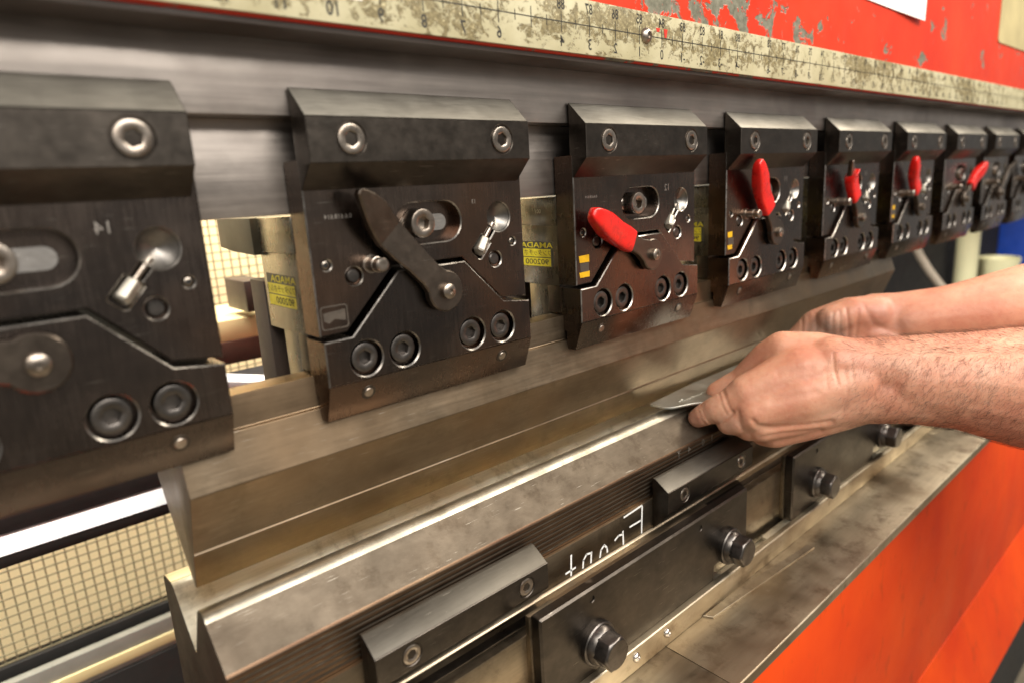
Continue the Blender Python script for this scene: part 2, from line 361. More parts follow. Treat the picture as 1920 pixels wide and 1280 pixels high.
# ruler print: long centre line, ticks each inch and half inch, two rows of reversed figures
bm = bmesh.new(); bbox(bm, -500, 2600, -10.36, -10.22, 57.0, 57.55)
for k in range(-40, 180):
    x = 15.2 + (10 - k / 2.0 - 0) * 25.4 if False else 15.2 + k * 12.7
    L = 7.5 if k % 2 == 0 else 3.2
    if x < 2600: bbox(bm, x - 0.28, x + 0.28, -10.36, -10.23, 57.2 - L + (1.5 if k % 2 == 0 else 0), 57.3 + L * 0.75)
finish(bm, 'ruler_line', M['ink'], rul)
for k in range(-4, 46):
    nlow = 10 - k; x = 15.2 + k * 25.4
    if nlow in (5, -5): continue
    text_mesh('ruler_figure', str(nlow), M['ink'], rul, x, 46.0, -10.3, 6.6, sx=0.85, thick=0.12)
    text_mesh('ruler_figure', str(84 + nlow), M['ink'], rul, x, 66.8, -10.3, 6.2, sx=0.8, thick=0.12)
quad('ruler_arrow', M['redink'], rul, [(262.5, -10.42, 63.5), (267.0, -10.42, 63.5), (266.2, -10.42, 61.0), (263.3, -10.42, 61.0)])
quad('ruler_arrow', M['redink'], rul, [(271.5, -10.42, 63.5), (276.0, -10.42, 63.5), (274.6, -10.42, 57.8), (272.6, -10.42, 57.8)])
quad('ruler_label', M['paper'], rul, [(24, -10.34, 58.6), (31, -10.34, 58.6), (31, -10.34, 51.5), (24, -10.34, 51.5)])
lathe('ruler_screw', M['screw'], rul, (250.8, -10.2, 57.2), [(0, 5.2), (-1.0, 5.2), (-2.2, 4.6), (-3.2, 3.2), (-3.5, 2.3), (-2.2, 2.1), (-2.0, 0)])

pn = quad('paper_notice', M['paper'], None, [(610, -9.2, 128), (700, -9.6, 126.4), (778, -14, 123.4), (782, -13, 150), (782, -9.2, 330), (610, -9.2, 330)], (0, 0.6, 0)); place(pn, (0, 0, 0))
tag(pn, 'white paper notice with a curled corner on the red ram', 'notice')
npl = slab('name_plate', M['nameplate'], None, rounded([(1107, 131), (1600, 131), (1600, 400), (1107, 400)], 8), [], -9.6, -8.1, 0.4); place(npl, (0, 0, 0))
tag(npl, 'aged cream metal plate on the red ram at the right edge', 'plate')

# ================================================================== tool holders
LOWER = [(0, -114), (17, -113.7), (49.5, -81.5), (97, -81.5), (126.5, -110.6), (149, -113.6), (149, -139), (0, -139)]
def lever_outline(slim):
    a = [(12.2 * math.cos(t), 12.2 * math.sin(t)) for t in np.linspace(math.radians(46), math.radians(314), 26)]
    if slim: return a + [(16, -6.6), (30, -6.2), (50, -6.4), (63, -6.4), (72, -4.6), (80, -1.6), (80.6, 0), (80, 1.6), (72, 4.6), (63, 6.4), (50, 6.6), (30, 6.2), (16, 6.6)]
    return a + [(15, -7.4), (30, -7.0), (50, -7.2), (56, -7.6), (64, -8.0), (72.5, -5.6), (79.4, -1.8), (80.6, 0.4), (79.4, 2.6), (70, 6.4), (63, 8.8), (56, 10.2), (50, 10.8), (38, 10.2), (27, 8.4), (15, 7.8)]
def make_holder(i):
    t = thing('tool_holder', None, None, (200 * i, 0, 0))
    # clamping bar
    bm = bmesh.new()
    prof = [(17.6, 15), (1.5, 0), (1.5, -22.5), (15.0, -35.2), (17.6, -35.2)]
    V = {}
    y0 = 1.5
    # front face carries two counterbores: built as a slab face, the rest as a prism open at the front
    outer = [(0, -22.5), (147, -22.5), (147, 0), (0, 0)]
    holes = [(circle(23.6, -10.9, 8.6), 6), (circle(124.4, -10.9, 8.6), 6)]
    bm = slab('', None, None, outer, holes, y0, 12, 0.45, 0.45, bm_only=True)
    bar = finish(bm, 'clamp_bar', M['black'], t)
    bar2 = prism('clamp_bar_back', [M['black'], M['bar']], bar, [(17.6, 15.0), (y0 + 0.6, 0.0), (y0 + 0.6, -22.5), (14.6, -35.2), (17.6, -35.2)], 0.05, 146.95, 0.45, 2, {0: 1})  # top facet in paler steel: light from above put into its colour
    for sx in (23.6, 124.4): socket_screw(bar, M['screw'], sx, -10.9, 7.7, 0.9, 8, random.random() * 2)
    # front plate: cut out round the lower jaw
    up = [(0, -20), (0, -111.6), (16, -111.4), (48.4, -79.2), (98.2, -79.2), (127.2, -108.2), (149.8, -111.2), (149.8, -20)]
    kd = Vector((-0.667, -0.745)); kp = Vector((0.745, -0.667)); kc = Vector((129.6, -57)); a0 = math.atan2(kd.y, kd.x); keyhole = []
    for a in np.linspace(a0 + 0.30, a0 + 2 * PI - 0.30, 34): keyhole.append((kc.x + 9.2 * math.cos(a), kc.y + 9.2 * math.sin(a)))
    for (u, v) in ((16.5, -2.6), (17.5, -4.6), (29.5, -4.6), (30.5, -3.4), (30.5, 3.4), (29.5, 4.6), (17.5, 4.6), (16.5, 2.6)): q = kc + kd * u - kp * v * -1; keyhole.append((q.x, q.y))
    holes = [(stadium(53, 99.3, -56.6, 11.8), 7.5), (keyhole, 4.6),
             (circle(8.3, -74, 2.9, 16), 9), (circle(139.9, -73.4, 2.7, 16), 9), (circle(124.6, -83.4, 5.1, 20), 3), (circle(23.8, -81.6, 5.1, 20), 3)]
    pl = slab('front_plate', [M['plate'], M['worn']], t, up, holes, 15, 33, 0.7, 0.7, worn=1)
    inn = slab('slot_insert', M['bright'], pl, stadium(60, 93, -57, 5.2), [], 21.8, 23.5, 0.3)
    lathe('recess_cone', M['cone'], pl, (129.6, 15.8, -57), [(0, 9.0), (0.3, 8.9), (3.3, 0.3), (3.4, 0)], n=32, smooth=60, cap=False)
    socket_screw(pl, M['screw'], 70, -56.6, 8.4, 12.0, 22, 0.3)
    for (x, z) in ((124.6, -83.4), (23.8, -81.6)):
        lathe('pin', M['dscrew'], pl, (x, 18, z), [(0, 3.9), (-1.4, 3.9), (-2.2, 3.2), (-2.3, 0)])
    for (x, z, r) in ((8.3, -74, 2.2), (139.9, -73.4, 2.0)):
        lathe('rivet', M['screw'], pl, (x, 17.2, z), [(0, r), (-1.2, r), (-1.5, r * 0.62), (0.5, r * 0.55), (0.6, 0)], n=16)
        lathe('rivet_hole_shade', M['dark'], pl, (x, 17.2, z), [(0, r * 0.56), (-1.2, r * 0.56), (-1.25, 0)], n=16)  # dark disc standing in for the shade inside the rivet
    # keyway bar and hexagonal adjuster leaning out of it
    def tilt_cyl(name, mat, p0, p1, r0, r1, n, par):
        bm = bmesh.new(); a = Vector(p0); b = Vector(p1); d = (b - a).normalized()
        u = d.orthogonal().normalized(); v = d.cross(u)
        R = [[a + (u * math.cos(2 * PI * k / n) + v * math.sin(2 * PI * k / n)) * r for k in range(n)] for a, r in ((a, r0), (b, r0), (b + d * (r0 - r1), r1))]
        ring_stack(bm, R); return finish(bm, name, mat, par, 0.25 if n < 10 else 0)
    tilt_cyl('adjuster_rod', M['screw'], (126.5, 18.4, -61), (117, 17.2, -71.5), 1.9, 1.7, 14, pl)
    ad = tilt_cyl('adjuster', M['bar'], (118.0, 17.6, -70.6), (111.6, 14.6, -77.2), 4.2, 3.2, 6, pl)
    # lower jaw
    holes = [(circle(x, -127, 10.1, 30), 6.5) for x in (24, 49, 99, 124)]
    jaw = slab('lower_jaw', [M['plate'], M['worn']], t, LOWER, holes, 11, 33, 0.7, 0.8, worn=1)
    prism('jaw_lip', M['plate'], jaw, [(11.05, -139), (18.5, -160), (27, -160), (27, -147), (33, -145), (33, -139)], 0.02, 148.98, 0.5)
    for k, x in enumerate((24, 49, 99, 124)): socket_screw(jaw, M['dscrew'], x, -127, 8.4, 13.2, 17, 0.4 + 0.9 * k, hx=0.5)
    for x in (24.2, 124.2):
        c = Vector((x, 14.0, -147.4)); d = Vector((0, -0.942, -0.334))
        pn_ = tilt_cyl('pin', M['black'], c - d * 3, c + d * 0.12, 4.5, 4.4, 20, jaw); tilt_cyl('pin_core', M['screw'], c - d * 2, c + d * 0.3, 2.9, 2.5, 18, pn_)
    # thick body, slide and rear jaw behind the plate
    bd = box('body', M['body'], t, 0.4, 148, 33.1, 84, -113, -68.2, 0.6)
    box('body_neck', M['body'], bd, 1.5, 147, 46.2, 67, -146, -113.1, 0.5)
    box('jaw_backing', M['black'], jaw, 0.8, 148, 33.2, 46, -134, -112.2, 0.4)
    sl = prism('slide', M['body'], t, [(33.2, -48.2), (33.2, -67.9), (80, -67.9), (80, -48.2)], -0.6, 150.6, 0.5)
    prism('slide_tail', M['olive'], sl, [(84, -48.2), (84, -70), (118, -68.8), (142, -66.5), (142, -48.4)], -3.5, 149, 0.5)
    rj = box('rear_jaw', M['underdark'], t, 0.2, 148, 86, 108, -168, -86, 0.6)
    text_mesh('stamped_figure', '100', M['etch'], sl, -0.7, -58, 52, 3.2, axis='side', mirror=False)
    # maker's plate on the side: black heading, two yellow bands
    q = quad('maker_label', M['stickblack'], bd, [(0.32, 79.6, -80.2), (0.32, 38.6, -80.4), (0.32, 38.4, -99.4), (0.32, 79.4, -99.4)], (0.1, 0, 0))
    for z0, z1 in ((-86.0, -92.0), (-92.7, -99.0)):
        quad('label_band', M['yellow'], q, [(0.22, 79.0, z0), (0.22, 41, z0), (0.22, 41, z1), (0.22, 79.0, z1)], (0.08, 0, 0))
    text_mesh('label_text', 'AMADA', M['yellow'], q, 0.20, -83.3, 56, 4.2, axis='side', mirror=True, sx=1.7, thick=0.06)
    text_mesh('label_text', 'ワンタッチホルダ', M['ink'], q, 0.13, -89.2, 60, 3.6, axis='side', mirror=True, sx=1.05)
    text_mesh('label_text', '902000', M['ink'], q, 0.13, -95.9, 56, 4.2, axis='side', mirror=True, sx=1.5, thick=0.05)
    # stop peg
    lathe('stop_peg', M['screw'], t, (34, 15, -76), [(0, 5.4), (-2, 5.2), (-2.1, 4.3), (-9, 4.3), (-9.2, 3.9), (-14, 3.9), (-14.8, 3.2), (-15, 2.2), (-14.6, 0)], n=20)
    return t
def add_lever(t, ang, grip):
    L = bpy.data.objects.new('lever', None)
    bm = slab('', None, None, lever_outline(bool(grip)), [], 3.6, 8.6, 0.8, bm_only=True)
    bmesh.ops.bisect_plane(bm, geom=bm.verts[:] + bm.edges[:] + bm.faces[:], plane_co=(50, 0, 0), plane_no=(1, 0, 0))
    for v in bm.verts:            # the handle end bends out towards the operator
        v.co.y -= 0.20 * max(0.0, v.co.x - 50)
    lv = finish(bm, 'lever', M['lever'], t, smooth=9)
    pv = lathe('pivot', M['screw'], lv, (0, 2.5, 0), [(8.4, 4.6), (0, 4.6), (-2.0, 4.4), (-2.8, 3.2), (-3.0, 1.7), (-2.0, 1.5), (-2.0, 0)])
    if grip:
        bm = bmesh.new(); R = []
        for u, hw, th in ((28, 7.4, 3.4), (28.4, 8.8, 4.6), (36, 9.4, 4.9), (46, 9.2, 4.8), (56, 9.4, 5.6), (64, 9.0, 6.2), (72, 7.6, 5.8), (79, 6.0, 5.0), (83.5, 4.4, 3.8), (85.5, 2.2, 2.2)):
            yc = 6.0 - 0.20 * max(0.0, u - 50)
            R.append([(u, yc + th * math.copysign(abs(math.cos(a)) ** 0.42, math.cos(a)), hw * math.copysign(abs(math.sin(a)) ** 0.5, math.sin(a))) for a in np.linspace(0, 2 * PI, 24, endpoint=False)])
        ring_stack(bm, R)
        g = finish(bm, 'grip', M['grip'], lv, smooth=60)
        if grip == 'torn': 
            for v in g.data.vertices:
                if v.co.x > 0.062: v.co.x = 0.062 + (v.co.x - 0.062) * 0.12
    lv.location = (76.5 * MM, 0, -96.5 * MM); lv.rotation_euler = (0, -math.radians(ang), 0)
    return lv
proto = make_holder(0)
HOLD = {-1: (168, None, 'nearest blackened tool holder, cut off by the left edge of the photo'),
        0: (131, None, 'blackened tool holder with bare pointed steel lever and no red grip'),
        1: (154, 'full', 'blackened tool holder with red lever grip leaning left and two yellow stickers'),
        2: (127, 'full', 'tool holder with upright red lever grip, third from the left'),
        3: (126, 'torn', 'tool holder whose torn red grip leaves the dark lever tip bare'),
        4: (130, 'full', 'tool holder with red grip standing upright, fifth from the left'),
        5: (38, 'full', 'tool holder with red grip leaning right towards the blue cabinet'),
        6: (40, None, 'small far tool holder at right edge, last but one in the row'),
        7: (131, None, 'farthest tool holder, cut off by the right edge of the photo')}
holders = {}
for i in HOLD:
    holders[i] = proto if i == 0 else copy_tree(proto)
for i, (ang, grip, lab) in HOLD.items():
    t = holders[i]; t.location.x = 200 * i * MM
    tag(t, lab, 'tool holder', 'tool holders clamped along the ram')
    add_lever(t, ang, grip)
    pl = [c for c in t.children if c.name.startswith('front_plate')][0]
    if i < 5: text_mesh('stamped_figure', str(13 - i), M['etch'], pl, 110, -46.5, 14.9, 5.4 if i else 2.6, sx=1.0)
    if i == 1:                    # this stop peg is pressed in deeper, under the lever
        pg = [c for c in t.children if c.name.startswith('stop_peg')][0]; pg.scale.y = 0.4; pg.location.y = 15 * 0.6 * MM
    if i in (0, 1): text_mesh('stamped_text', '0.6.618.614', M['etch'], pl, 18.2, -49.2, 14.9, 2.5 if i == 0 else 2.0, sx=1.0)
    if i in (1, 2, 4):
        for (z0, z1) in ((-90.5, -95.5), (-102.6, -106.4)):
            quad('warning_sticker', M['sticker'], pl, [(3, 14.88, z0), (14 if i == 1 else 11, 14.88, z0 + 0.4), (14 if i == 1 else 11, 14.88, z1), (3.8, 14.88, z1)], (0, 0.1, 0))
        quad('sticker_remnant', M['scuff'], pl, [(4, 14.9, -95.9), (13.5, 14.9, -95.9), (13.5, 14.9, -102.4), (4.4, 14.9, -102.4)], (0, 0.08, 0))
    if i == 0:
        bm = slab('', None, None, rounded([(1.5, -108.5), (17.5, -108.5), (17.5, -95.5), (1.5, -95.5)], 2), [(rounded([(2.2, -107.8), (16.8, -107.8), (16.8, -96.2), (2.2, -96.2)], 1.6), 0.115)], 14.86, 14.98, 0.01, 0.01, bm_only=True)
        bmesh.ops.delete(bm, geom=[f for f in bm.faces if f.calc_center_median().y > 14.97], context='FACES')
        finish(bm, 'sticker_outline', M['scuff'], pl)
        quad('sticker_remnant', M['scuff'], pl, [(3.0, 14.9, -99.2), (16, 14.9, -98.2), (16, 14.9, -104.6), (9.5, 14.9, -103), (6, 14.9, -105), (3.2, 14.9, -103.4)], (0, 0.08, 0))

# ================================================================== punch
pu = prism('punch', M['punch'], None,
      [(30, -135), (45.5, -135), (45.5, -154), (84, -157), (84, -186), (73, -201), (44.5, -235), (43, -237.2), (40.6, -237.2), (39.6, -235), (34.4, -216.2), (32.9, -215.4), (33.6, -214.2), (20.6, -182), (19.6, -179), (27.6, -155), (27.8, -153.6), (30, -153.2)], -75, 842, 0.5)
place(pu, (0, 0, 0)); tag(pu, 'long bronze-brown steel punch with knife edge hanging under the holders', 'punch')

# ================================================================== die in its holder
dp = [(12.8, -242.7), (13.9, -240.9), (16.8, -239.1), (20.4, -238.6), (23.6, -239.6), (26.0, -242), (45.4, -277), (48, -277), (75, -250.5), (79, -248.6), (94, -250.5), (97, -253), (97, -330), (-9.5, -330), (-9.5, -289)]
z = -287.0
while z < -263.5: dp += [(-9.5, z), (-9.25, z + 0.4), (-9.25, z + 0.9), (-9.5, z + 1.3)]; z += 3.6
dp += [(-9.5, -261.8), (-8.4, -260.2)]
nd = len(dp)
fm = {k: (3 if k < 4 else 1) for k in range(10)}
for k in range(11, nd - 1): fm[k] = 2
di = prism('die', [M['die'], M['groove'], M['dieside'], M['ridge']], None, dp, -80, 850, 0.25, 1, fm); place(di, (0, 0, 0))
tag(di, 'long V-grooved steel die with brown mottled sloping front', 'die')
text_mesh('stamped_figure', 'T', M['etch'], di, 291, -265.4, -9.85, 7, mirror=False, thick=0.05)
text_mesh('stamped_figure', '4', M['etch'], di, 306, -265.4, -9.85, 6, mirror=True, thick=0.05)
text_mesh('stamped_figure', '0', M['etch'], di, 327, -265.4, -9.85, 6, mirror=True, thick=0.05)
text_mesh('stamped_figure', '1', M['etch'], di, 341, -265.4, -9.85, 6, mirror=True, thick=0.05)
dh = thing('die_holder', 'steel die rail with dark clamp bars, black plates and large hexagon bolts', 'die holder')
prism('rail', M['rail'], dh, [(-12.6, -289.2), (-12.6, -314), (-14.5, -316.2), (-34.2, -316.2), (-34.2, -378), (90, -378), (90, -331), (-9.6, -331), (-9.6, -289.2)], -78, 1500, 0.6)
box('rail_cover', M['black'], dh, -78, 1500, -26.5, -20.0, -317, -315.7, 0.2)
# written by hand on the rail, reversed in the photograph
def stroke(name, par, pts, r=0.95, y=-12.75):
    bm = bmesh.new(); P = [Vector((p[0], y, p[1])) for p in pts]
    for a, b in zip(P, P[1:]):
        d = (b - a).normalized(); nrm = Vector((-d.z, 0, d.x)) * r; e = d * r * 0.5
        vs = [bm.verts.new(q) for q in (a - e - nrm, b + e - nrm, b + e + nrm, a - e + nrm)]; bm.faces.new(vs)
    return finish(bm, name, M['chalk'], par)
F = lambda px, py: tuple(((lambda v, t: (CAM[0] + t * v[0], CAM[2] + t * v[2]))(v, (-12.75 - CAM[1]) / v[1])) for v in [cam_pt(px, py, 1) - CAM])[0]
rail = dh.children[0]
for pts in ([(1204, 948), (1203, 998)], [(1203, 947), (1170, 969)], [(1201, 975), (1181, 987)], [(1168, 995), (1169, 1020)], [(1167, 1001), (1160, 1003), (1153, 1012)],
            [(1125, 1044), (1127, 1030), (1133, 1021), (1138, 1026), (1139, 1034)], [(1109, 1034), (1108, 1054)], [(1108, 1036), (1100, 1038), (1094, 1050), (1093, 1064)], [(1071, 1040), (1071, 1078)], [(1061, 1075), (1079, 1063)]):
    stroke('written_stroke', rail, [F(*p) for p in pts], 0.8)
def clamp_bar(x):
    outer = [(x, -298), (x + 129, -298), (x + 129, -279.5), (x, -279.5)]
    bm = slab('', None, None, outer, [(circle(x + 22.5, -288.4, 6.6), 4), (circle(x + 109.5, -288.4, 6.6), 4)], -28.4, -20, 0.35, 0.45, bm_only=True)
    b = finish(bm, 'clamp_bar', M['black'], dh)
    prism('clamp_bar_back', [M['black'], M['lowbar']], b, [(-13, -271), (-16, -271.5), (-27.9, -279.5), (-27.9, -298), (-15, -313.5), (-13, -313.5)], x + 0.05, x + 128.95, 0.4, 2, {0: 1, 1: 1})  # top facets paler than the front, as if lit from above
    for sx in (22.5, 109.5): socket_screw(b, M['screw'], x + sx, -288.4, 5.9, -28.6, -22, random.random())
for k in range(4): clamp_bar(-12 + 262 * k)
def hex_bolt(par, x, z, y):
    w = lathe('washer', M['dscrew'], par, (x, y, z), [(0, 15.6), (-3.0, 15.6), (-3.8, 14.8), (-3.9, 10)])
    lathe('flange', M['dscrew'], w, (x, y - 4, z), [(0.2, 14.0), (-2.4, 13.4), (-4.2, 12.0), (-4.4, 9)])
    bm = bmesh.new(); a = random.random()
    R = [cring((x, y - 4, z), 12.6, 'y', 24, a, True), cring((x, y - 17.2, z), 12.6, 'y', 24, a, True), cring((x, y - 18.6, z), 10.6, 'y', 24, a), cring((x, y - 18.8, z), 9.8, 'y', 24, a)]
    ring_stack(bm, R); finish(bm, 'bolt', M['dscrew'], par, 0.35, 1, 40)
def clamp_plate(x):
    out = [(x, -367), (x + 197, -367), (x + 197, -353), (x + 248, -353), (x + 248, -300.6), (x, -300.6)]
    p = slab('clamp_plate', M['black'], dh, rounded(out, 2.0, 3), [(circle(x + 48, -309, 2.4, 14), 1.0), (circle(x + 176, -309.5, 2.4, 14), 1.0)], -46.5, -38.4, 1.4, 0.4)
    box('clamp_plate_packing', M['rail'], p, x - 1.5, x + 200, -38.2, -34.3, -366, -301.5, 0.5)
    hex_bolt(p, x + 51, -343.5, -46.5); hex_bolt(p, x + 218, -342.6, -46.5)
for k in range(4): clamp_plate(91 + 332 * k)

# ================================================================== bed: table slabs, strip, red front
bed = thing('press_bed', 'red painted press brake bed with oil-stained steel table ledge', 'machine bed', (0, 0, 0))
tb = slab  # alias kept short
for x0, x1 in ((-300, 212.6), (213.2, 2400)):
    prism('table_slab', M['table'], bed, [(-40, -384), (-110.6, -384), (-111.4, -384.8), (-111.4, -393), (-40, -393)], x0, x1, 0.35)
st = prism('front_strip', M['table'], bed, [(-46.5, -365), (-51.2, -365), (-52, -365.8), (-52, -383.8), (-46.5, -383.8)], -300, 2400, 0.3)
for x in (177, 214, 177 - 160): lathe('button_screw', M['bright'], st, (x, -52, -372.6), [(0.4, 3.7), (-0.8, 3.6), (-2.0, 2.7), (-2.4, 1.7), (-1.5, 1.4), (-1.4, 0)], n=20)
box('groove_floor', M['groove'], st, -300, 2400, -46.4, -34.4, -377, -374.5, 0.2)
for x0, x1 in ((252, 300), (378, 452), (560, 640)): box('shim_strip', M['groove'], st, x0, x1, -46.4, -39, -368, -366.4, 0.2)
box('red_panel', M['bedred'], bed, -300, 2400, -107.5, 60, -640, -393.2, 0.8)
prism('red_panel', M['bedred'], bed, [(-108, -643), (-137, -762), (-120, -775), (60, -775), (60, -643)], -300, 2400, 1.2)
box('plinth', M['dark'], bed, -300, 2400, -60, 60, -1248, -775.2, 0.8)
sh = slab('steel_shim', M['table'], None, [(262, 0), (266, -7), (420, -18), (420, -11), (330, -2.5)], [], -1.6, 0, 0.3)
for v in sh.data.vertices: v.co = Vector((v.co.x, v.co.z, -v.co.y + 0))
place(sh, (0, -52.6, -384)); tag(sh, 'thin tapered steel strip lying flat on the table ledge', 'steel strip')

# ================================================================== sheet being bent
spts = [(303, 30), (304.5, 14), (309, 8.8), (330, 1.0), (360, -24), (420, -48), (520, -60), (560, 10), (540, 36), (380, 36)]
sh2 = slab('sheet_metal_blank', M['sheet'], None, rounded(spts, 3, 3), [(circle(326, 12.5, 1.6, 14), 0.6), (circle(331, 13.5, 1.6, 14), 0.6)], -1.5, 0, 0.25, 0.2)
for v in sh2.data.vertices:
    x, yy, z = v.co; v.co = Vector((x, z, -yy + 0.00012 * math.sin(x * 60)))
place(sh2, (0, 0, -233.6)); tag(sh2, 'small grey sheet metal blank held on the die by the hands', 'metal sheet')

# ================================================================== behind the machine
mg = thing('mesh_guard', 'cream welded mesh guard seen through the gap behind the tools', 'mesh guard', (0, 600, -600))
bm = bmesh.new()
for k in range(0, 86): bbox(bm, -420 + k * 11.2, -420 + k * 11.2 + 1.4, 0, 1.4, 40, 640)
for k in range(0, 54): bbox(bm, -420, 540, -1.3, 0.2, 40 + k * 11.2, 41.4 + k * 11.2)
o = finish(bm, 'wire_grid', M['wire'], mg); o['kind'] = 'stuff'
box('frame_rail', M['dark'], mg, -420, 540, -6, 14, 28, 50, 0.8); box('frame_rail', M['dark'], mg, -420, 540, -6, 14, 630, 650, 0.8)
bg = thing('backgauge_beam', 'white aluminium backgauge rail with black edge behind the tools', 'rail', (0, 400, -345))
prism('rail_face', M['alu'], bg, [(-8, 14), (6, 29), (12, 29), (12, 14)], -700, 40, 0.3); box('rail_cap', M['dark'], bg, -700, 40, 4, 40, 29.4, 52, 0.4); box('rail_edge', M['dark'], bg, -700, 40, -7.5, 2, 2.5, 13.9, 0.4)
lb = thing('rear_frame_beam', 'grey rear frame beam with a cream stripe under the mesh', 'beam', (0, 560, -560))
box('beam_face', M['grey'], lb, -800, 200, 0, 12, -33, 8, 0.8); box('beam_stripe', M['cream'], lb, -800, 200, -3, 10, -25, -12, 0.5); box('beam_foot', M['dark'], lb, -800, 200, -4, 18, -500, -33.5, 0.8)
lg = thing('rear_ledge', 'cream ledge over dark brown beam seen between the first two holders', 'ledge', (0, 400, -200))
box('ledge_top', M['cream'], lg, 30, 400, 0, 120, 20, 42, 0.8); box('ledge_beam', M['brown'], lg, 30, 400, -2, 110, -4, 19.8, 0.8)
bk = box('stop_block', M['underdark'], None, -9, 14, 0, 60, -16, 16, 0.8); place(bk, (98, 380, -134)); tag(bk, 'grey stop block in front of the mesh, left of the second holder', 'stop block')
af = thing('backgauge_arm', 'white slanted backgauge arm behind the punch, between the first holders', 'arm', (40, 300, -196))
bm = bmesh.new(); P = [(-66, 6, 14), (34, -40, -4), (40, -30, 0), (-58, 20, 18)]
A = [bm.verts.new(p) for p in P]; B = [bm.verts.new((p[0], p[1], p[2] - 8)) for p in P]
bm.faces.new(A); bm.faces.new(B[::-1])
for i in range(4): bm.faces.new((A[i], B[i], B[(i + 1) % 4], A[(i + 1) % 4]))
finish(bm, 'arm_bar', M['alu'], af, 0.8); box('arm_carriage', M['dark'], af, -30, 90, -30, 90, -80, -14, 1)

sf = thing('side_frame', 'dark machine side frame beyond the end of the punch', 'machine frame', (0, 0, -1250))
box('frame_panel', M['dark'], sf, 900, 5000, 420, 470, 20, 1300, 2); box('frame_post', M['brown'], sf, 1650, 1700, 380, 420, 300, 1300, 2)
def tube(name, mat, par, pts, r, n=14):
    bm = bmesh.new(); P = [Vector(p) for p in pts]; R = []
    for i, p in enumerate(P):
        d = (P[min(i + 1, len(P) - 1)] - P[max(i - 1, 0)]).normalized(); u = d.cross(Vector((0, 1, 0.2))).normalized(); v = d.cross(u)
        R.append([p + (u * math.cos(2 * PI * k / n) + v * math.sin(2 * PI * k / n)) * r for k in range(n)])
    ring_stack(bm, R); return finish(bm, name, mat, par, smooth=60)
pt = lambda px, py, d: Vector(cam_pt(px, py, d))
hp = [pt(1705, 430, 1750), pt(1714, 458, 1750), pt(1727, 484, 1745), pt(1742, 508, 1740), pt(1760, 532, 1735), pt(1785, 560, 1730), pt(1830, 600, 1725)]
h = tube('rubber_hose', M['hose'], None, hp, 11); place(h, (0, 0, 0)); tag(h, 'grey curved hose hanging beyond the end of the punch', 'hose')
a, b = pt(1813, 400, 2300), pt(1808, 530, 2300)
po = tube('cream_post', M['tub'], None, [Vector((b.x, b.y, b.z - 900)), Vector((b.x, b.y, b.z)), Vector((b.x, b.y, a.z))], 34, 24); place(po, (0, 0, 0)); tag(po, 'round cream post standing under the far holders', 'post')
c = pt(1872, 486, 2350)
bm = bmesh.new(); ring_stack(bm, [cring((c.x, c.y, c.z - 200), 46, 'z', 32), cring((c.x, c.y, c.z - 60), 58, 'z', 32), cring((c.x, c.y, c.z), 66, 'z', 32), cring((c.x, c.y, c.z + 6), 66, 'z', 32), cring((c.x, c.y, c.z + 5), 60, 'z', 32), cring((c.x, c.y, c.z - 30), 52, 'z', 32)])
tu = finish(bm, 'plastic_tub', M['tub'], None); place(tu, (0, 0, 0)); tag(tu, 'shallow cream plastic tub beside the cream post', 'tub')
c = pt(1868, 412, 2700); 
cb = thing('blue_cabinet', 'blue painted cabinet at the right edge beyond the holders', 'cabinet', (0, 0, 0))
box('cabinet_body', M['blue'], cb, c.x + 30, c.x + 700, c.y - 400, c.y + 40, -1248, c.z + 60, 3); box('cabinet_door', M['blue'], cb, c.x + 22, c.x + 29.5, c.y - 390, c.y - 12, -1200, c.z + 30, 2)
c = pt(1850, 580, 2200)
bb = box('black_bench', M['dark'], None, c.x - 500, c.x + 500, c.y - 300, c.y + 250, -1248, c.z - 6, 4); place(bb, (0, 0, 0)); tag(bb, 'black bench under the cream tub, behind the arms', 'bench')

# ================================================================== the operator's arms
def skin_mat():
    n = N('skin')
    big = n.noise(22, detail=4, rough=0.6); fine = n.noise(160, detail=5, rough=0.65)
    col = n.ramp(big, [(0.30, lin(182, 118, 94)), (0.55, lin(200, 145, 118)), (0.75, lin(210, 163, 137))])
    col = n.mix(n.math('MULTIPLY', n.ramp(fine, [(0.5, (0, 0, 0)), (0.72, (1, 1, 1))]), 0.30), col, lin(176, 96, 72))
    X = n.xyz()
    # oily grime on the far hand's palm
    g = n.noise(70, detail=5, rough=0.7)
    at = n.t.nodes.new('ShaderNodeAttribute'); at.attribute_name = 'grime'
    col = n.mix(n.math('MULTIPLY', at.outputs['Fac'], n.remap(g, 0.3, 0.65, 0.4, 0.95)), col, lin(118, 106, 100))
    b = n.bump(n.noise(240, (1, 1, 1), 5, 0.62), 0.34, 0.001)
    n.bump(n.noise(800, detail=3), 0.35, 0.0004, b)
    return n.set(Base_Color=col, Roughness=n.remap(fine, 0.3, 0.7, 0.40, 0.56), Subsurface_Weight=0.25, Subsurface_Radius=(1.0, 0.35, 0.18), Subsurface_Scale=0.004)
M['skin'] = skin_mat()
M['hair'] = plain('dark_body_hair', (0.05, 0.024, 0.013, 1), 0.5)
M['nail'] = plain('finger_nail', lin(216, 160, 136), 0.3, var=0.05)
